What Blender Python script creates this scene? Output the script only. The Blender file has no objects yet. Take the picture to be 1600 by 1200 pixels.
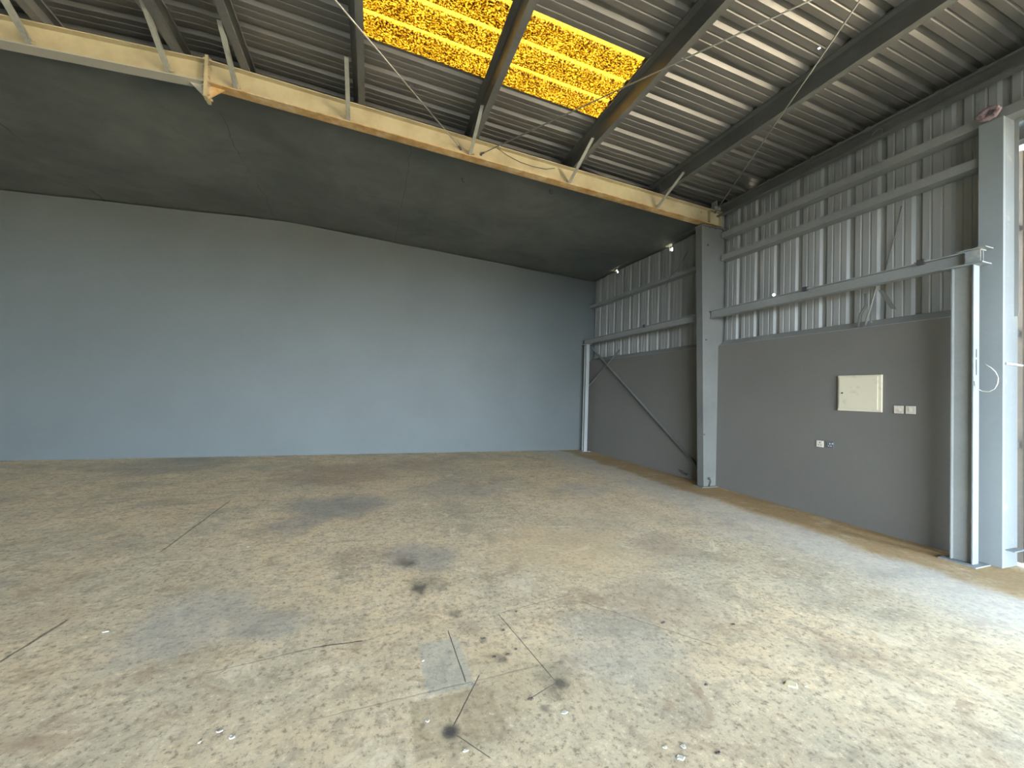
import bpy, math, random
from mathutils import Vector, Matrix, noise

# ------------------------------------------------------------------ camera
scene = bpy.context.scene
COL = scene.collection
cam_data = bpy.data.cameras.new('camera')
cam_data.sensor_width = 36.0
cam_data.lens = 624.883 / 1600 * 36.0
cam_data.clip_start = 0.05
cam_data.clip_end = 400
cam = bpy.data.objects.new('camera', cam_data)
COL.objects.link(cam)
YAW, PITCH, ROLL = 0.3389, 0.0236, 0.0317
fwd = Vector((math.sin(YAW), math.cos(YAW), 0)); rgt = Vector((math.cos(YAW), -math.sin(YAW), 0)); up = Vector((0, 0, 1))
F = fwd*math.cos(PITCH) + up*math.sin(PITCH)
U0 = up*math.cos(PITCH) - fwd*math.sin(PITCH)
R = rgt*math.cos(ROLL) + U0*math.sin(ROLL)
U = U0*math.cos(ROLL) - rgt*math.sin(ROLL)
cam.matrix_world = Matrix(((R.x, U.x, -F.x, 0), (R.y, U.y, -F.y, 0), (R.z, U.z, -F.z, 1.5), (0, 0, 0, 1)))
scene.camera = cam

# ------------------------------------------------------------------ light and exposure
scene.view_settings.view_transform = 'Standard'
scene.view_settings.look = 'None'
scene.view_settings.gamma = 1
scene.view_settings.use_curve_mapping = False
scene.view_settings.exposure = 4.25
scene.cycles.use_denoising = True
scene.cycles.max_bounces = 14
scene.cycles.diffuse_bounces = 10
scene.cycles.transparent_max_bounces = 16
scene.cycles.sample_clamp_indirect = 6

world = bpy.data.worlds.new('sky'); scene.world = world
world.use_nodes = True
bg = world.node_tree.nodes['Background']
# hazy sky: bright pale horizon, deeper and dimmer blue overhead
wn, wl = world.node_tree.nodes, world.node_tree.links
wtc = wn.new('ShaderNodeTexCoord'); wsep = wn.new('ShaderNodeSeparateXYZ'); wramp = wn.new('ShaderNodeValToRGB')
wl.new(wtc.outputs['Generated'], wsep.inputs[0]); wl.new(wsep.outputs[2], wramp.inputs[0]); wl.new(wramp.outputs[0], bg.inputs['Color'])
we = wramp.color_ramp.elements
we[0].position = 0.0; we[0].color = (0.77, 0.88, 1.0, 1)
we[1].position = 1.0; we[1].color = (0.06, 0.09, 0.14, 1)
e_ = we.new(.12); e_.color = (0.66, 0.79, .94, 1)
e_ = we.new(.30); e_.color = (0.20, 0.28, .38, 1)
bg.inputs['Strength'].default_value = 3.4

def lamp(name, kind, loc, rot, **kw):
    d = bpy.data.lights.new(name, kind)
    for k, v in kw.items():
        if k == 'portal': d.cycles.is_portal = v
        else: setattr(d, k, v)
    o = bpy.data.objects.new(name, d); COL.objects.link(o)
    o.location = loc; o.rotation_euler = rot
    return o
# sun stands over the roof, behind the building: it reaches the yard outside and the roof sheet only
lamp('sun', 'SUN', (-10, 0, 20), (math.radians(-22), math.radians(-15), 0), energy=13.0, angle=math.radians(0.6), color=(1.0, 0.93, 0.82))
# daylight portal in the loading door opening of the right wall
DY0, DY1, DZ = -2.2, 0.6, 4.1
lamp('door_daylight', 'AREA', (6.0, (DY0+DY1)/2, DZ/2), (0, math.radians(90), 0), shape='RECTANGLE', size=DZ, size_y=DY1-DY0, portal=True)
# second portal in the wide loading opening of the front wall, behind the camera
FX0, FX1, FZ = -4.8, 4.6, 3.5
lamp('front_daylight', 'AREA', ((FX0+FX1)/2, -8.1, FZ/2), (math.radians(90), 0, 0), shape='RECTANGLE', size=FX1-FX0, size_y=FZ, portal=True)

# ------------------------------------------------------------------ materials
def lin(c):
    return tuple(((x/255)/12.92 if x/255 <= .04045 else ((x/255+.055)/1.055)**2.4) for x in c) + (1,)

class NT:
    def __init__(s, name):
        s.m = bpy.data.materials.new(name); s.m.use_nodes = True
        s.t = s.m.node_tree; s.n = s.t.nodes; s.l = s.t.links
        s.b = s.n['Principled BSDF']; s.out = s.n['Material Output']
        s.tc = s.n.new('ShaderNodeTexCoord'); s.P = s.tc.outputs['Object']
    def link(s, a, b): s.l.new(a, b)
    def set(s, sock, v):
        if isinstance(v, bpy.types.NodeSocket): s.l.new(v, sock)
        elif isinstance(v, (tuple, list)) and len(v) != len(sock.default_value): sock.default_value = tuple(v)[:len(sock.default_value)]
        else: sock.default_value = v
    def math(s, op, a, b=None, c=None, clamp=False):
        n = s.n.new('ShaderNodeMath'); n.operation = op; n.use_clamp = clamp
        s.set(n.inputs[0], a)
        if b is not None: s.set(n.inputs[1], b)
        if c is not None: s.set(n.inputs[2], c)
        return n.outputs[0]
    def vmath(s, op, a, b=None, out=0):
        n = s.n.new('ShaderNodeVectorMath'); n.operation = op
        s.set(n.inputs[0], a)
        if b is not None: s.set(n.inputs[1], b)
        return n.outputs['Value'] if op in ('DISTANCE', 'LENGTH', 'DOT_PRODUCT') else n.outputs[0]
    def noise(s, scale, detail=4, rough=.55, vec=None, stretch=None, off=None, dist=0):
        n = s.n.new('ShaderNodeTexNoise'); n.inputs['Scale'].default_value = scale
        n.inputs['Detail'].default_value = detail; n.inputs['Roughness'].default_value = rough
        n.inputs['Distortion'].default_value = dist
        v = vec or s.P
        if stretch: v = s.vmath('MULTIPLY', v, stretch)
        if off: v = s.vmath('ADD', v, off)
        s.link(v, n.inputs['Vector'])
        return n.outputs['Fac']
    def ramp(s, fac, stops, interp='LINEAR'):
        n = s.n.new('ShaderNodeValToRGB'); e = n.color_ramp.elements
        n.color_ramp.interpolation = interp
        while len(e) < len(stops): e.new(0.5)
        for i, (p, c) in enumerate(stops):
            e[i].position = p; e[i].color = c if len(c) == 4 else tuple(c)+(1,)
        s.link(fac, n.inputs[0]); return n.outputs[0]
    def step(s, fac, a, b):
        n = s.n.new('ShaderNodeMapRange'); n.clamp = True; n.interpolation_type = 'SMOOTHSTEP'
        s.link(fac, n.inputs['Value'])
        lo, hi = (a, b) if a < b else (b, a)
        n.inputs['From Min'].default_value = lo; n.inputs['From Max'].default_value = hi
        n.inputs['To Min'].default_value, n.inputs['To Max'].default_value = (0, 1) if a < b else (1, 0)
        return n.outputs[0]
    def mix(s, f, a, b, mode='MIX'):
        n = s.n.new('ShaderNodeMix'); n.data_type = 'RGBA'; n.blend_type = mode
        s.set(n.inputs[0], f); s.set(n.inputs[6], a); s.set(n.inputs[7], b)
        return n.outputs[2]
    def xyz(s):
        n = s.n.new('ShaderNodeSeparateXYZ'); s.link(s.P, n.inputs[0]); return n.outputs
    def bump(s, h, strength=.3, dist=.01):
        n = s.n.new('ShaderNodeBump'); n.inputs['Strength'].default_value = strength; n.inputs['Distance'].default_value = dist
        s.link(h, n.inputs['Height']); s.link(n.outputs[0], s.b.inputs['Normal'])
    def finish(s, col, rough=.6, metal=0, spec=.4):
        s.set(s.b.inputs['Base Color'], col); s.set(s.b.inputs['Roughness'], rough); s.set(s.b.inputs['Metallic'], metal)
        s.b.inputs['Specular IOR Level'].default_value = spec
        return s.m
    def holes(s, pts):
        acc = None
        for (x, y, z, r) in pts:
            d = s.vmath('DISTANCE', s.P, (x, y, z))
            h = s.math('LESS_THAN', d, r)
            acc = h if acc is None else s.math('MAXIMUM', acc, h)
        tr = s.n.new('ShaderNodeBsdfTransparent'); mx = s.n.new('ShaderNodeMixShader')
        s.link(acc, mx.inputs[0]); s.link(s.b.outputs[0], mx.inputs[1]); s.link(tr.outputs[0], mx.inputs[2])
        s.link(mx.outputs[0], s.out.inputs['Surface'])

def painted(name, col, var=.12, rough=.55, grime=None, scale=1.3, bumps=.15):
    t = NT(name)
    a = t.noise(scale, 5, .6); b = t.noise(28, 3, .6)
    f = t.math('ADD', t.math('MULTIPLY', a, .75), t.math('MULTIPLY', b, .25))
    dark = tuple(c*(1-var*2) for c in col[:3])+(1,); lite = tuple(min(1, c*(1+var*1.2)) for c in col[:3])+(1,)
    c = t.ramp(f, [(.32, dark), (.68, lite)])
    if grime:
        g = t.step(t.noise(5, 6, .7, off=(3, 9, 2)), .56, .74)
        c = t.mix(t.math('MULTIPLY', g, .7), c, grime)
    t.bump(t.noise(60, 3, .6), bumps, .004)
    return t.finish(c, rough)

ROOF_HOLES = [(3.344, 4.253, 5.129, .013), (5.117, 4.237, 5.047, .014), (5.392, 4.957, 5.034, .02), (5.109, 3.922, 5.047, .013),
              (5.281, 3.269, 5.04, .013), (5.119, 2.938, 5.047, .013), (4.154, 2.746, 5.091, .013), (5.415, 1.941, 5.033, .02),
              (5.027, 5.28, 5.051, .016), (4.62, 2.06, 5.072, .016)]
WALL_HOLES = [(5.885, 6.80, 4.65, .034), (5.86, 8.746, 4.702, .024), (5.86, 4.426, 3.115, .03), (5.86, 4.50, 3.165, .02),
              (5.86, 2.103, 4.619, .02), (5.86, 4.927, 4.90, .016), (5.86, 4.137, 4.74, .014), (5.86, 3.764, 4.602, .012)]

def sheet_mat(name, c0, c1, holes, axis, metal=.0, rough=.5):
    t = NT(name)
    st = (.35, 3, 3) if axis == 'x' else (3, 3, .35)
    a = t.noise(1.6, 6, .62, stretch=st); b = t.noise(.8, 3, .5, off=(5, 1, 3))
    c = t.ramp(t.math('ADD', t.math('MULTIPLY', a, .6), t.math('MULTIPLY', b, .4)), [(.34, c0), (.66, c1)])
    t.bump(t.noise(3, 3, .5, stretch=st), .12, .01)
    m = t.finish(c, rough, metal)
    t.holes(holes)
    return m

M = {}
M['roof'] = sheet_mat('grey_roof_sheet', (.088, .084, .073, 1), (.165, .157, .14, 1), ROOF_HOLES, 'x', .25, .42)
M['cladding'] = sheet_mat('grey_painted_cladding', (.24, .25, .235, 1), (.335, .34, .32, 1), WALL_HOLES, 'z', 0, .5)
M['steel_grey'] = painted('grey_painted_steel', (.150, .152, .136), .10, .5)
M['purlin'] = painted('dark_galvanised_purlin', (.12, .121, .108), .14, .45)
M['brace'] = painted('pale_galvanised_angle', (.24, .245, .21), .18, .5, grime=(.12, .12, .10, 1))
M['wall_grey'] = painted('grey_wall_paint', (.090, .103, .099), .045, .62, scale=.7, bumps=.25)
M['wall_warm'] = painted('warm_grey_wall_paint', (.155, .148, .128), .045, .62, scale=.7, bumps=.25)
M['white'] = painted('pale_painted_steel', (.25, .275, .275), .06, .5, grime=(.45, .42, .34, 1))
M['column_blue'] = painted('pale_blue_grey_steel', (.27, .30, .30), .05, .5)
M['girt'] = painted('light_grey_steel', (.26, .27, .255), .09, .5)
M['dark_gap'] = painted('dark_oxide_steel', (.06, .055, .06), .1, .7)
M['brown'] = painted('tan_primed_steel', (.13, .11, .092), .12, .6, grime=(.25, .18, .13, 1))
M['cable'] = painted('pale_cable', (.62, .60, .55), .05, .5)
M['dark_cable'] = painted('dark_cable', (.07, .065, .06), .05, .6)
M['rod'] = painted('galvanised_rod', (.30, .29, .25), .1, .4)
M['pink'] = painted('faded_pink_rope', (.30, .215, .22), .15, .8)
M['cream'] = None

t = NT('cream_primed_steel')                         # rafter paint, dirtier and rusty in places
a = t.noise(2.2, 6, .62); r = t.noise(3.2, 7, .7, off=(7, 2, 4))
c = t.ramp(a, [(.3, (.31, .255, .145, 1)), (.55, (.405, .345, .205, 1)), (.75, (.44, .385, .235, 1))])
c = t.mix(t.math('MULTIPLY', t.step(r, .60, .78), .55), c, (.34, .20, .09, 1))
t.bump(t.noise(40, 4, .6), .2, .004)
M['cream'] = t.finish(c, .6)
t = NT('rusty_flange')
x = t.xyz()[0]
a = t.noise(4, 6, .65); c = t.ramp(a, [(.35, (.30, .17, .06, 1)), (.52, (.44, .28, .11, 1)), (.7, (.55, .45, .28, 1))])
c = t.mix(t.step(x, -1.95, -1.8), (.34, .33, .27, 1), c)
M['rust'] = t.finish(c, .65)

t = NT('grey_ceiling_lining')
a = t.noise(.9, 5, .6, dist=.6); b = t.noise(4, 5, .6)
c = t.ramp(t.math('ADD', t.math('MULTIPLY', a, .7), t.math('MULTIPLY', b, .3)), [(.35, (.08, .092, .082, 1)), (.65, (.13, .138, .122, 1))])
X, Y, Z = t.xyz()
acc = None
wob = t.math('MULTIPLY', t.math('SUBTRACT', t.noise(1.1, 4, .6), .5), .22)
for (xs, w) in ((-4.95, .022), (-2.05, .012), (.42, .009), (2.9, .006)):
    d = t.math('ABSOLUTE', t.math('SUBTRACT', t.math('ADD', X, wob), xs))
    k = t.step(d, w, w*.3)
    acc = k if acc is None else t.math('MAXIMUM', acc, k)
d = t.math('ABSOLUTE', t.math('SUBTRACT', t.math('ADD', Y, t.math('MULTIPLY', wob, 2.0)), 7.7))
acc = t.math('MAXIMUM', acc, t.math('MULTIPLY', t.step(d, .012, .003), t.step(t.noise(.9, 2, .5, off=(3, 3, 3)), .5, .6)))
acc = t.math('MULTIPLY', acc, t.step(t.noise(.8, 2, .5, off=(1, 8, 3)), .38, .56))
c = t.mix(t.math('MULTIPLY', acc, .5), c, (.03, .035, .035, 1))
t.bump(t.noise(2.2, 4, .6), .35, .03)
M['ceiling'] = t.finish(c, .75)

# translucent yellow glass-fibre rooflight, weathered to a dense speckle
t = NT('yellow_rooflight_sheet')
X, Y, Z = t.xyz()
fr = t.math('ABSOLUTE', t.math('SUBTRACT', t.math('FRACT', t.math('DIVIDE', t.math('SUBTRACT', Y, 2.93-.336*.5), .336)), .5))
rib = t.step(fr, .105, .06)
sp = t.noise(62, 3, .8, stretch=(.8, 1, 1))
big = t.noise(5, 4, .6)
sp2 = t.math('ADD', sp, t.math('MULTIPLY', t.math('SUBTRACT', big, .5), .12))
sp3 = t.math('ADD', sp2, t.math('MULTIPLY', rib, .13))
c = t.ramp(sp3, [(.38, (.014, .005, .001, 1)), (.455, (.052, .029, .004, 1)), (.52, (.145, .098, .010, 1)), (.62, (.26, .205, .06, 1))])
c = t.mix(t.math('MULTIPLY', rib, .35), c, (.25, .185, .055, 1))
tr = t.n.new('ShaderNodeBsdfTranslucent'); t.link(c, tr.inputs[0])
t.b.inputs['Roughness'].default_value = .35; t.link(c, t.b.inputs['Base Color'])
mx = t.n.new('ShaderNodeMixShader'); mx.inputs[0].default_value = .82
t.link(t.b.outputs[0], mx.inputs[1]); t.link(tr.outputs[0], mx.inputs[2]); t.link(mx.outputs[0], t.out.inputs['Surface'])
M['skylight'] = t.m

# floor: worn concrete slab
t = NT('worn_concrete')
X, Y, Z = t.xyz()
big = t.noise(.42, 5, .6, dist=.4); mid = t.noise(1.5, 8, .68, dist=.5); fine = t.noise(9, 8, .72); grit = t.noise(70, 4, .7)
c = t.ramp(big, [(.34, (.44, .435, .38, 1)), (.46, (.52, .49, .40, 1)), (.56, (.62, .55, .42, 1)), (.68, (.57, .53, .44, 1))])
c = t.mix(t.math('MULTIPLY', t.step(mid, .50, .70), .55), c, (.70, .65, .53, 1))
c = t.mix(t.math('MULTIPLY', t.step(mid, .49, .33), .62), c, (.30, .285, .245, 1))
c = t.mix(t.math('MULTIPLY', t.step(t.noise(.8, 6, .7, off=(9, 3, 0)), .54, .70), .42), c, (.46, .36, .25, 1))
c = t.mix(t.math('MULTIPLY', t.step(t.noise(.7, 5, .7, off=(2, 13, 0)), .55, .7), .5), c, (.32, .335, .33, 1))
c = t.mix(t.math('MULTIPLY', t.step(fine, .53, .36), .5), c, (.26, .23, .19, 1))
c = t.mix(t.math('MULTIPLY', t.step(fine, .60, .74), .55), c, (.76, .72, .62, 1))
c = t.mix(t.math('MULTIPLY', t.step(t.noise(17, 8, .75, off=(1, 1, 0)), .62, .70), .75), c, (.11, .095, .08, 1))
c = t.mix(t.math('MULTIPLY', t.step(t.noise(6.5, 9, .8, off=(4, 7, 0)), .665, .70), .8), c, (.74, .72, .60, 1))
g2 = t.noise(28, 7, .78, off=(8, 2, 0)); g3 = t.noise(3.2, 10, .74, off=(2, 6, 0), dist=.8)
c = t.mix(t.math('MULTIPLY', t.step(g2, .49, .37), .8), c, (.20, .165, .125, 1))
c = t.mix(t.math('MULTIPLY', t.step(g2, .55, .66), .6), c, (.84, .79, .66, 1))
c = t.mix(t.math('MULTIPLY', t.step(g3, .54, .64), .55), c, (.32, .245, .18, 1))
c = t.mix(t.math('MULTIPLY', t.step(g3, .45, .35), .45), c, (.74, .72, .63, 1))
c = t.mix(t.math('MULTIPLY', grit, .22), c, (.20, .19, .17, 1))
c = t.mix(1.0, c, (1.33, 1.14, .89, 1), 'MULTIPLY')
def blob(x, y, r, f):
    d = t.math('ADD', t.vmath('DISTANCE', t.P, (x, y, 0)), t.math('MULTIPLY', t.math('SUBTRACT', t.noise(1.6, 7, .7, off=(x, y, 0)), .5), r*1.6))
    return t.math('MULTIPLY', t.step(d, r, r*.35), f)
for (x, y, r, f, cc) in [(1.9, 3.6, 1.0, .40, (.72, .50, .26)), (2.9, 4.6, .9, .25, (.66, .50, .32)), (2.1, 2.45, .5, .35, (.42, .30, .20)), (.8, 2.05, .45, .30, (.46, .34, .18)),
                         (-.5, 7.6, 1.3, .50, (.36, .24, .16)), (.9, 8.3, 1.0, .35, (.38, .25, .17)), (-.3, 5.6, .8, .55, (.25, .25, .23)), (-.7, 4.9, .45, .40, (.22, .22, .22)),
                         (-3.4, 9.0, 1.4, .45, (.26, .25, .22)), (-1.0, 3.1, .5, .35, (.36, .38, .37)), (-.55, 2.9, .25, .4, (.25, .27, .27)), (-2.7, 3.7, .5, .35, (.26, .25, .20)),
                         (1.3, 6.2, .9, .35, (.26, .255, .24)), (.45, 3.7, .45, .50, (.22, .225, .22)), (3.3, 5.6, .6, .35, (.36, .36, .36)), (-.3, 1.55, .35, .35, (.28, .31, .31)),
                         (2.9, 3.4, .4, .35, (.36, .24, .16)), (1.5, 2.1, .5, .30, (.40, .39, .34)), (3.9, 3.6, .5, .25, (.42, .40, .36))]:
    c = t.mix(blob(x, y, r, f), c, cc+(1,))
# paler strip in the slab colour and the ochre dust band along the right wall
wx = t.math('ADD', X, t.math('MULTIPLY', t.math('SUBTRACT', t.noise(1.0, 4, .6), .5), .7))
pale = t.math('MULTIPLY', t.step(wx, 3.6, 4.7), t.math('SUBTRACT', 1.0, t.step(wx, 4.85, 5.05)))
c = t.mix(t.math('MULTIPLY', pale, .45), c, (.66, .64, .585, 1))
och = t.math('MULTIPLY', t.step(wx, 4.80, 5.08), t.math('SUBTRACT', 1.0, t.step(wx, 5.72, 5.95)))
och = t.math('MULTIPLY', och, t.step(t.noise(2.3, 6, .7, off=(5, 5, 0)), .25, .50))
c = t.mix(t.math('MULTIPLY', och, .75), c, (.40, .25, .10, 1))
# two rectangular repair patches
def rectmask(x0, x1, y0, y1):
    w = .02
    return t.math('MULTIPLY', t.math('MULTIPLY', t.step(X, x0, x0+w), t.step(X, x1+w, x1)), t.math('MULTIPLY', t.step(Y, y0, y0+w), t.step(Y, y1+w, y1)))
c = t.mix(t.math('MULTIPLY', rectmask(.31, .55, 2.0, 2.42), .36), c, (.40, .43, .38, 1))
c = t.mix(t.math('MULTIPLY', t.math('MULTIPLY', rectmask(.22, .62, 1.66, 1.98), t.step(fine, .35, .6)), .6), c, (.30, .22, .12, 1))
# saw cuts, scratches (x0,y0,x1,y1,half width,strength)
def seg(x0, y0, x1, y1, w, s, wv=.03):
    # distance to the line segment in the floor plane, slightly wavy
    dx, dy = x1-x0, y1-y0; L = math.hypot(dx, dy); ux, uy = dx/L, dy/L
    px = t.math('SUBTRACT', X, x0); py = t.math('SUBTRACT', Y, y0)
    al = t.math('ADD', t.math('MULTIPLY', px, ux), t.math('MULTIPLY', py, uy))
    pr = t.math('ADD', t.math('MULTIPLY', px, -uy), t.math('MULTIPLY', py, ux))
    pr = t.math('ABSOLUTE', t.math('ADD', pr, t.math('MULTIPLY', t.math('SUBTRACT', fine, .5), wv)))
    end = t.math('MULTIPLY', t.step(al, -.01, .01), t.step(al, L+.01, L-.01))
    return t.math('MULTIPLY', t.math('MULTIPLY', t.step(pr, w, w*.4), end), s)
acc = None
for a_ in [(-1.70, 4.4, -1.66, 6.1, .012, .6), (-1.82, 2.7, -1.73, 3.3, .012, .7), (-3.2, 6.45, -1.6, 6.62, .012, .5),
           (-.26, 2.575, .01, 2.56, .006, .9), (-.75, 2.50, -.25, 2.575, .006, .35), (.514, 2.52, .52, 2.05, .004, .9, .01),
           (.40, 1.79, .60, 2.08, .004, .85, .01), (.875, 2.60, .97, 1.92, .004, .8, .01), (.80, 1.85, .97, 1.91, .004, .7, .01),
           (.40, 1.76, .52, 1.60, .004, .7, .01), (-.2, 2.02, 1.0, 2.06, .006, .28), (.90, 2.62, 1.5, 2.72, .006, .35),
           (1.5, 2.6, 2.05, 1.9, .008, .35, .05), (2.4, 3.3, 3.3, 2.9, .006, .25, .05), (1.3, 5.3, 3.2, 5.2, .010, .3)]:
    k = seg(*a_); acc = k if acc is None else t.math('MAXIMUM', acc, k)
for (x, y, r, s) in [(.389, 1.773, .06, .9), (.354, 3.60, .13, .6), (.403, 3.107, .10, .8), (.988, 1.901, .07, .75), (.47, 3.16, .22, .35), (.97, 1.95, .17, .3),
                     (.60, 2.70, .07, .45), (.84, 1.77, .04, .6), (.70, 2.36, .04, .5), (.757, 2.164, .05, .5), (.56, 2.02, .03, .4)]:
    v = t.vmath('MULTIPLY', t.vmath('SUBTRACT', t.P, (x, y, 0)), (1, .9, 1))
    d = t.math('ADD', t.vmath('LENGTH', v), t.math('MULTIPLY', t.math('SUBTRACT', fine, .5), r*1.4))
    k = t.math('MULTIPLY', t.step(d, r, r*.2), s); acc = t.math('MAXIMUM', acc, k)
c = t.mix(acc, c, (.045, .043, .04, 1))
h = t.math('ADD', t.math('MULTIPLY', fine, .6), t.math('MULTIPLY', grit, .25))
t.bump(t.math('SUBTRACT', h, t.math('MULTIPLY', acc, .3)), .35, .012)
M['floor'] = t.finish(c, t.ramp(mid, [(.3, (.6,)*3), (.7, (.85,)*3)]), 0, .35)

t = NT('yard_ground')
M['yard'] = t.finish(t.ramp(t.noise(1.5, 6), [(.3, (.50, .44, .33, 1)), (.7, (.60, .53, .40, 1))]), .9)
t = NT('dark_asphalt')
M['asphalt'] = t.finish(t.ramp(t.noise(1.5, 6), [(.3, (.05, .05, .05, 1)), (.7, (.08, .078, .075, 1))]), .9)
t = NT('dirty_cream_enamel')
c = t.mix(t.math('MULTIPLY', t.step(t.noise(6, 7, .7, off=(0, 2, 1)), .55, .72), .6), (.66, .60, .44, 1), (.30, .24, .14, 1))
M['enamel'] = t.finish(c, .45)
M['plate'] = painted('cream_plastic_plate', (.66, .60, .50), .06, .4, grime=(.38, .28, .2, 1))
M['plate_dark'] = painted('dark_socket_plate', (.12, .13, .14), .05, .4)
M['plastic_white'] = painted('white_plastic', (.75, .75, .72), .03, .35)
M['paper'] = painted('yellowed_paper', (.72, .60, .34), .1, .8)
M['chip_pale'] = painted('pale_plaster', (.62, .58, .46), .1, .9)
M['chip_dark'] = painted('dark_crumb', (.08, .06, .045), .1, .9)

# ------------------------------------------------------------------ mesh helpers
class MB:
    def __init__(s): s.v = []; s.f = []
    def add(s, vs, fs):
        k = len(s.v); s.v += [tuple(v) for v in vs]; s.f += [tuple(i+k for i in f) for f in fs]; return s
    def box(s, x0, x1, y0, y1, z0, z1):
        return s.add([(x0,y0,z0),(x1,y0,z0),(x1,y1,z0),(x0,y1,z0),(x0,y0,z1),(x1,y0,z1),(x1,y1,z1),(x0,y1,z1)],
                     [(0,3,2,1),(4,5,6,7),(0,1,5,4),(1,2,6,5),(2,3,7,6),(3,0,4,7)])
    def prism(s, prof, p0, p1, ax, ay):
        # closed 2D outline prof swept from p0 to p1; ax, ay span the section
        p0, p1, ax, ay = Vector(p0), Vector(p1), Vector(ax), Vector(ay); n = len(prof)
        vs = [p+ax*a+ay*b for p in (p0, p1) for a, b in prof]
        return s.add(vs, [tuple(range(n-1, -1, -1)), tuple(range(n, 2*n))] + [(i, (i+1) % n, n+(i+1) % n, n+i) for i in range(n)])
    def tube(s, pts, r, n=8):
        pts = [Vector(p) for p in pts]; rings = []
        for i, p in enumerate(pts):
            d = (pts[min(i+1, len(pts)-1)]-pts[max(i-1, 0)]).normalized()
            a = d.cross(Vector((0, 0, 1)) if abs(d.z) < .9 else Vector((1, 0, 0))).normalized(); b = d.cross(a)
            rings += [p+a*r*math.cos(2*math.pi*k/n)+b*r*math.sin(2*math.pi*k/n) for k in range(n)]
        m = len(pts)
        fs = [(i*n+k, i*n+(k+1) % n, (i+1)*n+(k+1) % n, (i+1)*n+k) for i in range(m-1) for k in range(n)]
        fs += [tuple(range(n-1, -1, -1)), tuple((m-1)*n+k for k in range(n))]
        return s.add(rings, fs)
    def build(s, name, mat, parent=None, bevel=0, smooth=False, solid=0):
        me = bpy.data.meshes.new(name); me.from_pydata(s.v, [], s.f); me.update()
        import bmesh
        bm = bmesh.new(); bm.from_mesh(me); bmesh.ops.recalc_face_normals(bm, faces=bm.faces)
        bm.to_mesh(me); bm.free()
        me.materials.append(M[mat] if isinstance(mat, str) else mat)
        if smooth:
            for p in me.polygons: p.use_smooth = True
        o = bpy.data.objects.new(name, me); COL.objects.link(o)
        if parent: o.parent = parent
        if bevel:
            b = o.modifiers.new('bevel', 'BEVEL'); b.width = bevel; b.segments = 2; b.limit_method = 'ANGLE'
        if solid:
            b = o.modifiers.new('solid', 'SOLIDIFY'); b.thickness = solid; b.offset = 0
        return o
def tag(o, label, cat=None, group=None):
    o['label'] = label
    if cat: o['category'] = cat
    if group: o['group'] = group
    return o
def structure(o): o['kind'] = 'structure'; return o
def thing(name, loc, label, cat, group=None):
    o = bpy.data.objects.new(name, None); COL.objects.link(o); o.location = loc
    o.empty_display_size = .1
    return tag(o, label, cat, group)
def part(mb, name, mat, root, **kw):
    # coordinates of mb are world coordinates
    o = mb.build(name, mat, root, **kw)
    r = root; off = Vector((0, 0, 0))
    while r: off += r.location; r = r.parent
    o.location = -off
    return o
def C_section(d, w, th, lip):      # web at 0, opening towards +a, depth along b
    return [(0, 0), (w, 0), (w, lip), (w-th, lip), (w-th, th), (th, th), (th, d-th), (w-th, d-th), (w-th, d-lip), (w, d-lip), (w, d), (0, d)]
def I_section(h, w, tf, tw):       # centred on a, b from 0 to h
    a, t_ = w/2, tw/2
    return [(-a, 0), (a, 0), (a, tf), (t_, tf), (t_, h-tf), (a, h-tf), (a, h), (-a, h), (-a, h-tf), (-t_, h-tf), (-t_, tf), (-a, tf)]
def Z_section(d, w, th, lip):      # web at 0, top flange towards -a, bottom flange towards +a
    return [(0, 0), (w, 0), (w, lip), (w-th, lip), (w-th, th), (th, th), (th, d), (-w, d), (-w, d-lip), (-w+th, d-lip), (-w+th, d-th), (0, d-th)]
def L_section(a, th): return [(0, 0), (a, 0), (a, th), (th, th), (th, a), (0, a)]

# ------------------------------------------------------------------ geometry constants
RX, BY, RIDGE, S = 5.70, 9.84, -1.89, .0483
LX, FY = -9.5, -8.0
def roofz(x, z0=5.02): return z0 + S*(5.706-x) if x > RIDGE else z0 + S*(5.706-RIDGE) - S*(RIDGE-x)

# floor, walls
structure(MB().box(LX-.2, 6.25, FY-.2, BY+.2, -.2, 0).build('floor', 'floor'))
structure(MB().box(6.25, 60, -60, 40, -.25, -.03).build('ground', 'yard'))
structure(MB().box(-60, 6.25, -60, FY-.2, -.25, -.03).build('ground', 'asphalt'))
structure(MB().box(LX-.2, 6.1, BY, BY+.2, 0, 5.45).build('wall_back', 'wall_grey'))
structure(MB().box(LX-.2, LX, FY-.2, BY, 0, 5.4).build('wall_left', 'wall_grey'))
fw = MB(); fw.box(LX, FX0, FY-.2, FY, 0, 5.45); fw.box(FX1, 6.1, FY-.2, FY, 0, 5.45); fw.box(FX0, FX1, FY-.2, FY, FZ, 5.45)
structure(fw.build('wall_front', 'wall_grey'))
structure(MB().box(RX, 5.93, 2.18, BY, 0, 2.446).build('wall_right', 'wall_warm'))
structure(MB().box(RX, 5.93, FY, DY0, 0, 5.0).build('wall_right.001', 'wall_grey'))
# sloping sill on top of the low masonry wall
sill = MB(); sill.prism([(0, 0), (.135, 0), (.135, .10), (.11, .10), (0, .012)], (RX+.02, 2.2, 2.446), (RX+.02, BY, 2.446), (1, 0, 0), (0, 0, 1))
structure(sill.build('trim_1', 'girt'))

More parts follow.
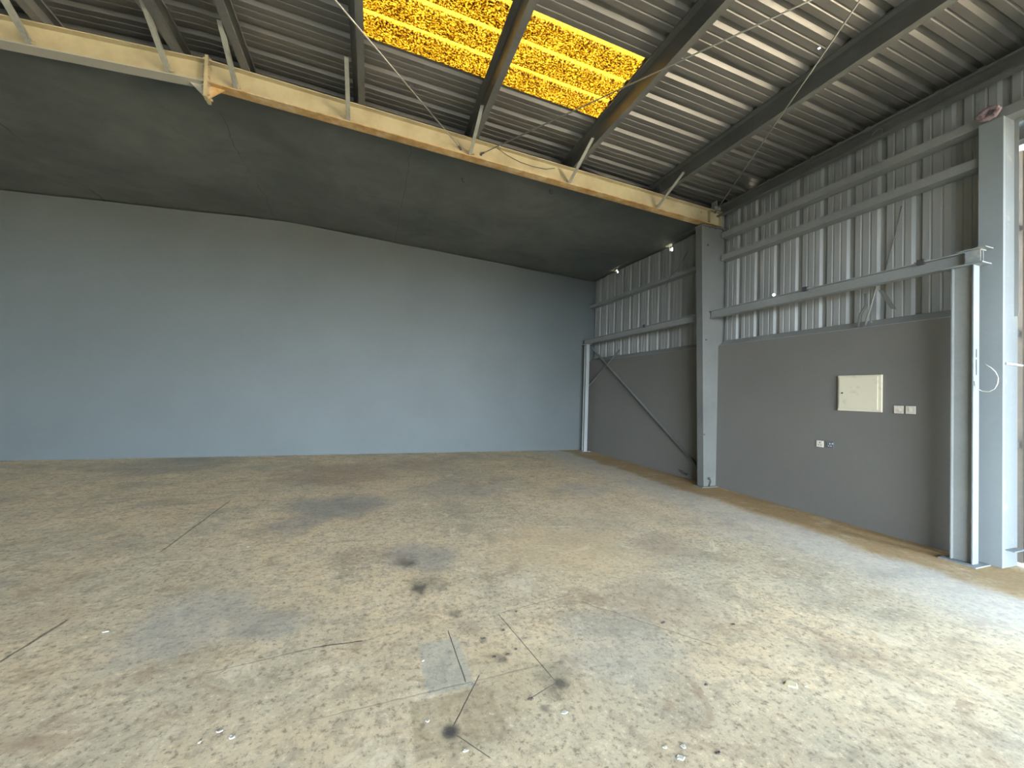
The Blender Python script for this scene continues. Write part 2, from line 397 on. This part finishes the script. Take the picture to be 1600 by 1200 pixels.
# corrugated sheets: outline along one axis, ribs pushed outwards
def rib_profile(y0, y1, first, pitch, hgt, flip=False):
    pts = []
    k = math.floor((y0-first)/pitch)-1
    while first+k*pitch < y1+pitch:
        c = first+k*pitch
        pts += [(c-.05, 0), (c-.024, hgt), (c+.024, hgt), (c+.05, 0)]
        for m in (c+pitch*.36, c+pitch*.64): pts += [(m-.013, 0), (m-.006, .006), (m+.006, .006), (m+.013, 0)]
        k += 1
    out = []
    def lerp(a, b, y): return (y, a[1]+(b[1]-a[1])*(y-a[0])/(b[0]-a[0]))
    for a, b in zip(pts, pts[1:]):
        if b[0] <= y0 or a[0] >= y1: continue
        if not out: out.append(a if a[0] >= y0 else lerp(a, b, y0))
        out.append(b if b[0] <= y1 else lerp(a, b, y1))
    return out
def roof_strip(mb, y0, y1, x0, x1):
    pr = rib_profile(y0, y1, 2.93, .336, .034); n = len(pr)
    vs = [(x, y, roofz(x)+h) for x in (x0, x1) for y, h in pr]
    mb.add(vs, [(i, i+1, n+i+1, n+i) for i in range(n-1)])
SKX0, SKX1, SKY0, SKY1 = -.34, 2.72, 3.56, 4.575
rf = MB()
for (y0, y1, xs) in ((FY-.2, SKY0, (LX-.2, RIDGE, 6.2)), (SKY0, SKY1, (LX-.2, RIDGE, SKX0+.04)), (SKY0, SKY1, (SKX1-.04, 6.2)), (SKY1, BY+.2, (LX-.2, RIDGE, 6.2))):
    for a, b in zip(xs, xs[1:]): roof_strip(rf, y0, y1, a, b)
structure(rf.build('ceiling_roof', 'roof', solid=.002))
sk = MB(); pr = rib_profile(SKY0-.02, SKY1+.02, 2.93, .336, .034); n = len(pr); xs = [SKX0, (SKX0+SKX1)/2, SKX1]
sk.add([(x, y, roofz(x)+h+.004) for x in xs for y, h in pr], [(j*n+i, j*n+i+1, (j+1)*n+i+1, (j+1)*n+i) for j in range(2) for i in range(n-1)])
tag(sk.build('skylight', 'skylight', solid=.0015), 'yellow translucent corrugated rooflight sheet with dense brown speckles', 'skylight')

# right wall cladding above the masonry
cl = MB()
def clad(y0, y1, z0, z1):
    pr = rib_profile(y0, y1, 2.432, .3365, .03); n = len(pr)
    cl.add([(5.86+h, y, z) for z in (z0, z1) for y, h in pr], [(i, i+1, n+i+1, n+i) for i in range(n-1)])
clad(2.0, BY, 2.40, 5.06); clad(FY, 2.0, 4.30, 5.06)
structure(cl.build('wall_right_cladding', 'cladding', solid=.002))

# ceiling lining of the back bay, slightly sagging
cm = MB(); nx, ny = 150, 44; xs = [LX+(RX+.15-LX)*i/nx for i in range(nx+1)]; ys = [5.53+(BY-5.53)*j/ny for j in range(ny+1)]
for x in xs:
    for y in ys:
        s = noise.noise(Vector((x*.9, y*.9, 3)))*.028 + noise.noise(Vector((x*2.3, y*2.3, 8)))*.010
        cm.v.append((x, y, roofz(x, 4.735)+s*(1 if y < BY-.01 else .6)))
cm.f = [(i*(ny+1)+j, i*(ny+1)+j+1, (i+1)*(ny+1)+j+1, (i+1)*(ny+1)+j) for i in range(nx) for j in range(ny)]
structure(cm.build('ceiling', 'ceiling', smooth=True, solid=.012))

# ------------------------------------------------------------------ main frame
RY = 5.44
def rz(x): return roofz(x, 4.545)       # underside of the rafter
def rafter(name, x0, x1, label, tops):
    root = thing(name, ((x0+x1)/2, RY, rz((x0+x1)/2)), label, 'roof beam')
    h, w, tf, tw = .26, .14, .012, .010
    w_ = MB(); w_.prism([(-tw/2, tf), (tw/2, tf), (tw/2, h-tf), (-tw/2, h-tf)], (x0, RY, rz(x0)), (x1, RY, rz(x1)), (0, 1, 0), (0, 0, 1))
    part(w_, 'web', 'cream', root)
    b_ = MB(); b_.prism([(-w/2, 0), (w/2, 0), (w/2, tf), (-w/2, tf)], (x0, RY, rz(x0)), (x1, RY, rz(x1)), (0, 1, 0), (0, 0, 1))
    o = part(b_, 'bottom_flange', 'rust', root)
    b_ = MB(); b_.prism([(-w/2, h-tf), (w/2, h-tf), (w/2, h), (-w/2, h)], (x0, RY, rz(x0)), (x1, RY, rz(x1)), (0, 1, 0), (0, 0, 1))
    part(b_, 'top_flange', 'cream', root)
    return root
raf_r = rafter('rafter', RIDGE+.001, 5.70, 'cream steel roof rafter with rusty brown bottom flange, splice plate to column', None)
raf_l = rafter('rafter', LX, RIDGE-.001, 'cream steel roof rafter with grey bottom flange, beyond the splice plate', None)
raf_r['label'] = 'long cream steel rafter with rusty brown underside, running from the splice plate to the column'
raf_l['label'] = 'short cream steel rafter with grey underside, ending at the splice plate'
for root, sx in ((raf_r, 1), (raf_l, -1)):
    x0, x1 = sorted((RIDGE, RIDGE+sx*.016))
    zz = rz(RIDGE)
    e = part(MB().box(x0, x1, RY-.08, RY+.08, zz-.17, zz+.30), 'end_plate', 'cream', root, bevel=.002)
    # haunch fin under the flange
    f_ = MB(); f_.prism([(0, 0), (sx*.16, 0), (0, -.15)], (RIDGE+sx*.016, RY-.006, zz), (RIDGE+sx*.016, RY+.006, zz), (1, 0, 0), (0, 0, 1))
    part(f_, 'haunch_plate', 'rust', root)
    for dz in (-.13, -.03, .07, .19, .27):
        for dy in (-.05, .05):
            xx = RIDGE+sx*.016
            b_ = MB(); b_.tube([(xx, RY+dy, zz+dz), (xx+sx*.022, RY+dy, zz+dz)], .012, 6)
            part(b_, 'bolt', 'rust', root)
# end stiffener of the rafter over the column
part(MB().box(5.45, 5.458, RY-.065, RY-.005, rz(5.45)+.012, rz(5.45)+.248), 'stiffener', 'cream', raf_r)
part(MB().box(5.70, 5.71, RY-.075, RY+.075, rz(5.7), rz(5.7)+.27), 'end_cap', 'cream', raf_r)
k_ = MB(); k_.tube([(5.30, RY-.006, rz(5.3)+.19), (5.30, RY-.03, rz(5.3)+.19)], .012, 6); part(k_, 'bolt', 'rust', raf_r)

# portal column, tapering: inner flange, web, outer flange
col = thing('steel_column', (5.6, RY, 0), 'tall tapered grey painted steel column carrying the end of the cream rafter', 'column')
zt = 4.50
def xin(z): return 5.42 + (5.265-5.42)*z/zt
pf = MB(); tf = .012
pf.add([(xin(0), RY-.07, 0), (xin(0)+tf, RY-.07, 0), (xin(0)+tf, RY+.07, 0), (xin(0), RY+.07, 0), (xin(zt), RY-.07, zt), (xin(zt)+tf, RY-.07, zt), (xin(zt)+tf, RY+.07, zt), (xin(zt), RY+.07, zt)],
       [(0,3,2,1),(4,5,6,7),(0,1,5,4),(1,2,6,5),(2,3,7,6),(3,0,4,7)])
part(pf, 'inner_flange', 'steel_grey', col, bevel=.002)
pw = MB(); y0, y1 = RY-.055, RY+.055
pw.add([(xin(0)+tf, y0, 0), (5.78, y0, 0), (5.78, y1, 0), (xin(0)+tf, y1, 0), (xin(zt)+tf, y0, zt), (5.78, y0, zt), (5.78, y1, zt), (xin(zt)+tf, y1, zt)],
       [(0,3,2,1),(4,5,6,7),(0,1,5,4),(1,2,6,5),(2,3,7,6),(3,0,4,7)])
part(pw, 'web', 'steel_grey', col)
part(MB().box(5.78, 5.792, RY-.07, RY+.07, 0, zt), 'outer_flange', 'steel_grey', col)
part(MB().box(5.25, 5.83, RY-.095, RY+.08, zt, zt+.014), 'cap_plate', 'steel_grey', col, bevel=.002)
part(MB().box(5.36, 5.84, RY-.10, RY+.10, 0, .015), 'base_plate', 'steel_grey', col, bevel=.002)
for dz in (4.18, 2.53, .9):
    b_ = MB(); b_.tube([(5.42, y0, dz), (5.42, y0-.012, dz)], .014, 6); part(b_, 'bolt', 'dark_gap', col)
for dx in (5.34, 5.44, 5.56, 5.74):
    b_ = MB(); b_.tube([(dx, RY-.082, zt), (dx, RY-.082, zt-.03)], .012, 6); part(b_, 'bolt', 'steel_grey', col)

# ------------------------------------------------------------------ purlins
PUR = [(-3.36, 'leftmost dark steel roof purlin, crossing above the grey-bottomed rafter', 0),
       (-2.22, 'dark steel roof purlin just on the grey rafter side of the splice plate', 0),
       (-1.56, 'dark steel roof purlin just on the rusty rafter side of the splice plate', 0),
       (-.35, 'dark steel roof purlin along the outer end of the yellow skylight, seen almost upright', 0),
       (1.14, 'dark steel roof purlin crossing the middle of the yellow skylight', 0),
       (2.70, 'dark steel roof purlin along the lower end of the yellow skylight, side lit amber', 0),
       (4.33, 'long grey steel roof purlin between the skylight and the corrugated wall', 0)]
for x, lab, _ in PUR:
    zb = roofz(x, 5.02)-.203
    if abs(x) < .6 or x < 0: w = .085
    else: w = .10
    sec = C_section(.20, w, .006, .022) if x < -1 else Z_section(.20, .075, .006, .02)
    if x > -1: x += .07
    p = MB(); p.prism(sec, (x, FY, zb), (x, BY-.01, zb), (1, 0, -S if x > RIDGE else S), (0, 0, 1))
    o = thing('roof_purlin', (x, 1, zb), lab, 'purlin', 'roof purlins')
    part(p, 'channel', 'purlin', o)
    part(MB().box(x-.012, x-.004, RY-.05, RY+.05, rz(x)+.262, rz(x)+.262+.19), 'cleat', 'purlin', o)
ev = MB(); ev.prism([(-a, b) for a, b in C_section(.17, .085, .006, .022)], (5.735, FY, 4.735), (5.735, BY-.01, 4.735), (1, 0, 0), (0, 0, 1))
o = thing('eaves_beam', (5.72, 1, 4.70), 'dark grey eaves channel where the corrugated roof meets the corrugated wall', 'beam')
part(ev, 'channel', 'purlin', o)
part(MB().box(5.56, 5.70, RY-.05, RY+.05, 4.84, 4.90), 'support_bracket', 'brace', o)
part(MB().box(5.60, 5.608, RY-.06, RY+.06, 4.815, 5.0), 'cleat', 'brace', o)

# fly braces: galvanised angles from rafter bottom flange up to each purlin
BR = [(-3.36, 4.84, 'pale angle brace under the purlin nearest the cut-off end of the grey-bottomed rafter'),
      (-2.22, 4.80, 'pale angle brace just left of the splice plate, under the grey-bottomed rafter purlin'),
      (-1.58, 4.80, 'pale angle brace just right of the splice plate'),
      (-.37, 4.73, 'pale angle brace under the upright-looking purlin at the outer end of the skylight'),
      (1.20, 4.78, 'grey angle brace under the purlin that crosses the middle of the skylight'),
      (2.74, 4.72, 'grey angle brace under the purlin at the lower end of the skylight'),
      (4.36, 4.80, 'grey angle brace nearest the tall column')]
for x, yt, lab in BR:
    a0 = Vector((x, RY-.045, rz(x)+.02)); a1 = Vector((x, yt, roofz(x, 5.02)-.16))
    d = (a1-a0).normalized(); ax = Vector((1, 0, 0)); ay = d.cross(ax)
    root = thing('angle_brace', a0, lab, 'brace', 'angle braces between rafter and purlins')
    p = MB(); p.prism(L_section(.045, .005), a0, a1, -ax, ay); part(p, 'angle_bar', 'brace', root)
    b_ = MB(); b_.tube([a0+Vector((-.03, -.01, .03)), a0+Vector((.03, -.01, .03))], .014, 6); part(b_, 'bolt', 'cream', root)
# second strut beside the splice
a0 = Vector((-2.16, 5.33, rz(-2.16)+.27)); a1 = Vector((-2.36, 4.80, roofz(-2.3)-.05)); d = (a1-a0).normalized()
root = thing('strut', a0, 'pale second strut rising behind the brace left of the splice plate', 'brace')
p = MB(); p.prism(L_section(.05, .005), a0, a1, (-1, 0, 0), d.cross(Vector((1, 0, 0)))); part(p, 'angle_bar', 'brace', root)

# diagonal bracing rods under the roof
def rod(name, p0, p1, lab, r=.007, mat='rod'):
    p0, p1 = Vector(p0), Vector(p1)
    root = thing(name, p0, lab, 'rod', 'roof bracing rods')
    m_ = MB(); m_.tube([p0, p1], r, 8); part(m_, 'rod', mat, root, smooth=True)
    d = (p1-p0).normalized()
    h_ = MB(); h_.tube([p0-d*.02+Vector((0, .0, -.02)), p0, p0+d*.05], .012, 8); part(h_, 'hook', 'dark_cable', root, smooth=True)
    return root
rod('bracing_rod', (1.04, 5.41, 4.87), (-2.10, 1.92, 4.93), 'thin bracing rod slanting across the skylight from the rafter, away from the wall')
rod('bracing_rod', (1.35, 5.41, 4.86), (4.72, -.25, 4.70), 'thin bracing rod crossing below the skylight corner from the rafter towards the wall side')
rod('bracing_rod', (5.55, 5.36, 4.78), (2.92, .8, 4.85), 'thin bracing rod rising from the column head past the long purlin')

# loose dark cable over the rafter
cb = MB(); cb.tube([(1.55, 5.35, 4.95), (1.70, 5.35, 4.885), (1.90, 5.35, 4.83), (2.10, 5.35, 4.81), (2.30, 5.35, 4.815), (2.45, 5.35, 4.86)], .005, 6)
tag(cb.build('loose_cable', 'dark_cable', smooth=True), 'thin dark cable drooping over the cream rafter', 'cable')
for x, y, z, lab in ((1.257, 6.296, 4.95, 'tiny dark hook in the grey ceiling, behind the rafter under the middle skylight purlin'), (2.656, 5.96, 4.88, 'tiny dark hook in the grey ceiling, behind the rafter where the skylight corner purlin lands')):
    hk = MB(); hk.tube([(x, y, z), (x, y, z-.05), (x+.02, y, z-.075), (x+.045, y, z-.06)], .008, 6)
    tag(hk.build('ceiling_hook', 'dark_gap', smooth=True), lab, 'hook', 'ceiling hooks')
# small clip hanging under a roof sheet
cp = MB(); cp.box(.30, .36, 5.02, 5.06, 5.235, 5.285); cp.box(.34, .43, 5.03, 5.05, 5.225, 5.24)
tag(cp.build('roof_clip', 'dark_gap', bevel=.004), 'small dark clip stuck under the roof sheet beside the thin rod', 'clip')
# black insulation sagging in the dark roof void beyond the rafter
sm = MB(); nx, ny = 26, 8
for i in range(nx+1):
    for j in range(ny+1):
        x = 3.0+1.45*i/nx; y = 5.52+.5*j/ny
        sm.v.append((x, y, roofz(x, 5.005)-.02-.085*math.sin(math.pi*i/nx)*(1-.3*j/ny)+noise.noise(Vector((x*4, y*4, 0)))*.02))
sm.f = [(i*(ny+1)+j, i*(ny+1)+j+1, (i+1)*(ny+1)+j+1, (i+1)*(ny+1)+j) for i in range(nx) for j in range(ny)]
tag(sm.build('sagging_membrane', 'dark_gap', smooth=True, solid=.004), 'black torn membrane sagging under the roof just beyond the rafter', 'membrane')

# ------------------------------------------------------------------ wall girts
def girt(y0, y1, zc, h, lab):
    p = MB(); p.prism([(0, 0), (.15, 0), (.15, .005), (.005, .005), (.005, h-.005), (.15, h-.005), (.15, h), (0, h)], (RX, y0, zc-h/2), (RX, y1, zc-h/2), (1, 0, 0), (0, 0, 1))
    root = thing('wall_girt', (RX, (y0+y1)/2, zc), lab, 'rail', 'wall girts')
    part(p, 'channel', 'girt', root)
    return root
girt(-7.9, 5.36, 4.385, .10, 'upper grey horizontal steel rail on the corrugated wall between column and doorway')
girt(2.19, 5.36, 3.985, .10, 'middle grey horizontal steel rail, crossing the corrugated wall halfway above the boxed rail')
girt(5.52, 9.83, 3.985, .08, 'grey horizontal steel rail on the corrugated wall of the back bay, nearest its ceiling')

# ------------------------------------------------------------------ rail beam with posts
def rail_beam(y0, y1, lab, clips, x=5.50, z0=2.90):
    root = thing('rail_beam', (x, (y0+y1)/2, z0), lab, 'rail beam', 'rail beams on posts')
    p = MB(); p.prism(I_section(.13, .10, .010, .008), (x, y0, z0), (x, y1, z0), (1, 0, 0), (0, 0, 1)); part(p, 'beam', 'girt', root)
    for yc in clips:
        part(MB().box(x-.066, x-.035, yc-.03, yc+.03, z0+.10, z0+.155), 'clip', 'dark_gap', root, bevel=.002)
        part(MB().box(x-.06, x+.06, yc-.055, yc+.055, z0+.128, z0+.14), 'clamp_plate', 'girt', root, bevel=.002)
    return root
rb = rail_beam(2.10, 5.36, 'long grey steel rail beam running from the white-edged post to the tall column', (2.54, 3.74))
part(MB().box(5.452, 5.546, 2.205, 2.213, 2.91, 3.02), 'stiffener', 'white', rb)
part(MB().box(5.447, 5.453, 2.10, 2.205, 2.912, 3.018), 'end_cheek', 'white', rb)
part(MB().box(5.43, 5.57, 2.06, 2.26, 3.032, 3.042), 'top_plate', 'white', rb, bevel=.001)
rail_beam(5.52, 9.70, 'grey steel rail beam of the back bay, resting on the post by the far wall', (7.1,))

def post(yc, lab, near, d=.16):
    x = 5.50
    root = thing('rail_post', (x, yc, 0), lab, 'post', 'rail posts')
    # section: web plane faces the room, flanges face along the wall
    part(MB().box(x-.05, x+.05, yc-d/2, yc-d/2+.010, .012, 2.888), 'front_flange', near, root, bevel=.001)
    part(MB().box(x-.05, x+.05, yc+d/2-.010, yc+d/2, .012, 2.888), 'rear_flange', 'girt', root, bevel=.001)
    part(MB().box(x-.012, x+.004, yc-d/2+.010, yc+d/2-.010, .012, 2.888), 'web', 'girt', root)
    part(MB().box(x-.12, x+.14, yc-d/2-.05, yc+d/2+.06, 0, .012), 'base_plate', 'girt', root, bevel=.002)
    part(MB().box(x-.085, x+.085, yc-d/2-.07, yc+d/2+.06, 2.888, 2.90), 'cap_plate', near if near == 'white' else 'girt', root, bevel=.001)
    return root
P1 = post(2.225, 'grey steel post with bright white edge, standing beside the doorway column', 'white')
for z in (2.05, 1.95, 1.88):
    part(MB().box(5.49, 5.505, 2.1435, 2.1445, z-.06, z+.02), 'slot', 'dark_gap', P1)
post(9.56, 'slim grey steel post in the far corner against the back wall', 'girt', .11)

# curled cable from the post
cu = MB(); ctl = [(2.138, 1.76), (2.134, 1.72), (2.12, 1.685), (2.085, 1.662), (2.04, 1.658), (2.005, 1.685), (1.985, 1.735), (1.983, 1.79), (1.998, 1.84), (2.028, 1.882), (2.068, 1.915)]
cu.tube([(5.46 if i == 0 else 5.45-.01*i/10, y, z) for i, (y, z) in enumerate(ctl)], .0045, 8)
tag(cu.build('curled_cable', 'cable', smooth=True), 'thin pale cable curling out of the white-edged post', 'cable')

# doorway column with bright reveal, track and open leaf
dc = thing('door_column', (5.8, 2.1, 0), 'broad grey steel column at the doorway, its edge bright with daylight', 'column')
part(MB().box(5.66, 5.70, 2.03, 2.20, 0, 4.335), 'face_plate', 'column_blue', dc, bevel=.003)
part(MB().box(5.70, 5.93, 2.03, 2.20, 0, 4.335), 'shaft', 'white', dc, bevel=.003)
part(MB().box(5.71, 5.90, 1.97, 2.03, .165, .175), 'floor_bracket', 'white', dc, bevel=.001)
sb = MB(); sb.tube([(5.70, 2.02, 1.935), (5.98, 2.02, 1.93)], .012, 8); part(sb, 'bolt_bar', 'plastic_white', dc, smooth=True)
dh = thing('door_header', (6.0, -.3, 4.2), 'grey steel door header running out above the tan door leaf', 'beam')
part(MB().box(5.90, 6.02, DY0, 2.03, 4.14, 4.335), 'channel', 'steel_grey', dh, bevel=.003)
part(MB().box(5.93, 6.12, DY0, 2.20, 4.10, 4.135), 'track', 'white', dh)
lf = thing('door_leaf', (6.05, 1.5, 0), 'tan sliding door leaf hanging just outside the bright-edged doorway column', 'door leaf')
part(MB().box(6.04, 6.06, .60, 2.03, .01, 4.08), 'sheet', 'brown', lf)
part(MB().box(6.02, 6.08, 2.03, 2.075, .01, 4.08), 'edge_frame', 'brown', lf)
for z in (1.15, 2.25, 3.3): part(MB().box(5.93, 6.02, 2.05, 2.075, z-.03, z+.03), 'guide', 'steel_grey', lf)

# pink rope bundle on top of the doorway column
rp = MB(); pts = []
for i in range(73):
    a_ = i/12*2*math.pi
    rr = .058+.018*math.sin(i*1.7)
    pts.append((5.63+.012*math.sin(i*.9), 2.115+rr*math.cos(a_), 4.40+.048*math.sin(a_)+.01*math.sin(i*2.3)))
rp.tube(pts, .018, 6)
tag(rp.build('rope_coil', 'pink', smooth=True), 'faded pink coil of rope stuffed on the rail above the doorway column', 'rope')

# ------------------------------------------------------------------ wall braces and odds
def angle(name, p0, p1, a, lab, mat='steel_grey', group=None):
    p0, p1 = Vector(p0), Vector(p1); d = (p1-p0).normalized(); ax = Vector((-1, 0, 0)); ay = d.cross(ax)
    root = thing(name, p0, lab, 'brace', group)
    m_ = MB(); m_.prism(L_section(a, .006), p0, p1, ax, ay); part(m_, 'angle_bar', mat, root)
    return root
angle('wall_brace', (5.69, 9.62, 2.86), (5.69, 5.56, .16), .07, 'long grey diagonal brace from the far corner post down to the column foot')
angle('wall_brace', (5.685, 8.30, 2.62), (5.685, 9.76, 1.72), .05, 'short grey diagonal brace crossing near the top of the far corner post')
def wire(name, pts, r, mat, lab, cat='cable'):
    m_ = MB(); m_.tube(pts, r, 8); return tag(m_.build(name, mat, smooth=True), lab, cat)
wire('bent_bar', [(5.60, 3.02, 2.90), (5.68, 3.12, 2.66), (5.69, 3.18, 2.47)], .012, 'brace', 'pale bent bar under the rail beam, the nearer one to the doorway', 'bar')
wire('bent_bar', [(5.66, 3.16, 2.86), (5.69, 3.17, 2.72), (5.72, 3.25, 2.62), (5.72, 3.27, 2.47)], .012, 'steel_grey', 'grey bent bar under the rail beam, farther from the doorway, kinked at mid height', 'bar')
fp = MB(); fp.prism([(0, 0), (.055, 0), (.055, .006), (0, .006)], (5.66, 3.03, 2.87), (5.70, 2.93, 2.63), (0, -1, -.3), (1, 0, 0))
tag(fp.build('flat_plate', 'steel_grey'), 'short grey flat plate hanging from the rail beam', 'plate')
wire('wall_cable', [(5.83, 2.90, 3.86), (5.84, 2.96, 3.55), (5.84, 3.06, 3.12)], .006, 'steel_grey', 'thin grey cable slanting down the corrugated wall above the rail beam')
pts = [(5.69, 3.07+.05*math.cos(a), 4.80+.05*math.sin(a)) for a in [i*math.pi/8 for i in range(13)]] + [(5.69, 3.10, 4.68), (5.69, 3.09, 4.55), (5.69, 3.06, 4.44)]
wire('rope_loop', pts, .006, 'steel_grey', 'knotted cord loop hanging over the eaves channel down to the upper wall rail', 'cord')
wire('back_cable', [(5.80, 6.25, 4.42), (5.72, 6.45, 4.10), (5.68, 6.62, 3.98), (5.70, 6.75, 3.80)], .006, 'steel_grey', 'thin cable hanging across the wall rail of the back bay')
# cable stubs by the column foot
tf_ = thing('cable_tuft', (5.66, 6.05, .06), 'black tuft of cut cables poking from the wall near the column foot', 'cable')
random.seed(4)
for i in range(9):
    d = Vector((-random.uniform(.02, .09), random.uniform(-.06, .06), random.uniform(-.02, .09)))
    m_ = MB(); m_.tube([(5.70, 6.05, .07), Vector((5.68, 6.05, .07))+d*.5, Vector((5.68, 6.05, .07))+d+Vector((0, 0, .01))], .006, 5); part(m_, 'cable_end', 'dark_cable', tf_, smooth=True)
wire('cable_stub', [(5.53, 5.36, 0.015), (5.545, 5.34, .10), (5.51, 5.335, .17), (5.49, 5.33, .14)], .009, 'dark_cable', 'dark bent cable stub standing at the foot of the tall column')

# ------------------------------------------------------------------ electrical fittings on the right wall
X0 = RX
db = thing('distribution_board', (X0, 3.23, 1.63), 'square cream metal distribution board with a stained door', 'electrical box')
part(MB().box(X0-.025, X0, 2.995, 3.465, 1.415, 1.86), 'frame', 'enamel', db, bevel=.004)
dr = part(MB().box(X0-.036, X0-.0255, 3.03, 3.445, 1.445, 1.84), 'door', 'enamel', db, bevel=.003)
lk = MB(); lk.tube([(X0-.036, 3.405, 1.64), (X0-.042, 3.405, 1.64)], .010, 12)
l_ = lk.build('lock', 'dark_cable', dr, smooth=True); l_.location = (0, 0, 0)
def plate(y0, y1, z0, z1, lab, mat, kind):
    root = thing('switch_plate' if kind == 'switch' else 'socket_plate', (X0, (y0+y1)/2, (z0+z1)/2), lab, kind)
    yc, zc = (y0+y1)/2, (z0+z1)/2
    part(MB().box(X0-.010, X0, y0, y1, z0, z1), 'plate', mat, root, bevel=.003)
    if kind == 'switch':
        part(MB().box(X0-.016, X0-.010, yc-.014, yc+.014, zc-.020, zc+.020), 'rocker', 'plate' if mat == 'plate' else mat, root, bevel=.002)
    else:
        holes_mat = 'dark_cable' if mat == 'plate' else 'plastic_white'
        part(MB().box(X0-.0125, X0-.010, yc-.005, yc+.005, zc+.008, zc+.024), 'pin_hole', holes_mat, root)
        for dy in (-.014, .014): part(MB().box(X0-.0125, X0-.010, yc+dy-.006, yc+dy+.006, zc-.018, zc-.010), 'pin_hole', holes_mat, root)
        part(MB().box(X0-.0145, X0-.010, yc-.036, yc-.024, zc+.012, zc+.028), 'rocker', 'plastic_white', root, bevel=.001)
    return root
plate(2.797, 2.884, 1.412, 1.500, 'cream square switch plate next to the distribution board, the nearer to the board', 'plate', 'switch')
plate(2.690, 2.777, 1.412, 1.500, 'cream square switch plate, the farther of the pair from the board', 'plate', 'switch')
plate(3.640, 3.727, .915, 1.000, 'small cream socket plate low on the wall below the distribution board', 'plate', 'socket')
plate(3.515, 3.602, .915, 1.000, 'dark socket plate with white rocker and pin holes beside the cream socket', 'plate_dark', 'socket')

# ------------------------------------------------------------------ litter on the slab
random.seed(11)
def scrap(name, x, y, r, h, mat, lab, cat, group=None, sx=1.0):
    n = 9; vs = []; ph = random.uniform(0, 6)
    for z, k in ((0.0005, 1), (h, .8)):
        for i in range(n):
            a = 2*math.pi*i/n+ph; q = r*k*(.65+.5*noise.noise(Vector((x*9+math.cos(a)*1.5, y*9+math.sin(a)*1.5, 1)))+.2)
            vs.append((x+q*math.cos(a)*sx, y+q*math.sin(a), z+(random.uniform(-.25, .25)*h if z > .001 else 0)))
    m_ = MB(); m_.add(vs, [tuple(range(n-1, -1, -1)), tuple(range(n, 2*n))]+[(i, (i+1) % n, n+(i+1) % n, n+i) for i in range(n)])
    return tag(m_.build(name, mat), lab, cat, group)
scrap('paper_scrap', 2.164, 1.529, .034, .006, 'paper', 'yellowish paper scrap lying alone on the concrete towards the doorway side', 'paper', None, 1.2)
scrap('paper_scrap', 2.23, 1.50, .010, .003, 'chip_pale', 'tiny white crumb of paper beside the yellowish scrap', 'paper')
CH = [(-.62, 2.03, 'pale plaster chip, outermost of a row of three on open concrete'), (-.56, 2.07, 'pale plaster chip in the middle of a row of three'),
      (-.50, 2.02, 'pale plaster chip, innermost of a row of three, towards the brown patch'), (1.25, 1.42, 'pale plaster chip in a close trio, farthest one back on its left'),
      (1.33, 1.40, 'pale plaster chip in a close trio, the right-hand one'), (1.28, 1.36, 'pale plaster chip in a close trio, the frontmost one'),
      (-1.02, 4.33, 'lone white chip on the slab well back, beside grey blotches'), (-1.44, 3.08, 'lone pale chip on the slab far to the left'),
      (.92, 1.72, 'pale plaster chip just in front of the scratch with a dark end blot'), (.43, 1.66, 'pale plaster chip touching the front of the black scorch spot'),
      (.33, 2.28, 'small pale chip on the bluish repair patch'), (2.6, 4.6, 'lone pale chip on the paler strip halfway to the column'), (.30, 1.86, 'small pale chip on the brown patch beside the scorch spot')]
for x, y, lab in CH:
    scrap('plaster_chip', x, y, random.uniform(.008, .015), .003, 'chip_pale', lab, 'debris', 'pale plaster chips scattered on the floor', random.uniform(.8, 1.8))
CR = [(.71, 2.37, 'dark crumb of dirt, rear one of two behind the row of crumbs'), (.85, 2.42, 'dark crumb of dirt close beside the long diagonal scratch, at mid length'),
      (.72, 2.19, 'dark crumb in a row of three, the one nearest the bluish patch'), (.80, 2.19, 'dark crumb in the middle of a row of three'), (.86, 2.22, 'dark crumb in a row of three, nearest the diagonal scratch'),
      (.80, 1.84, 'dark crumb at the end of the short scratch by the blot'), (1.45, 1.33, 'lone dark crumb near the front beyond the trio of pale chips'), (2.35, 2.05, 'lone dark crumb behind the yellowish paper scrap, doorway side'),
      (1.72, 1.66, 'lone dark crumb between the paper scrap and the trio of pale chips'), (1.0, 2.6, 'dark crumb behind the top end of the long diagonal scratch'), (1.9, 2.2, 'lone dark crumb behind the paper scrap, column side')]
for x, y, lab in CR:
    scrap('dark_crumb', x, y, random.uniform(.006, .012), .006, 'chip_dark', lab, 'debris', 'dark crumbs scattered on the floor', random.uniform(.8, 2))
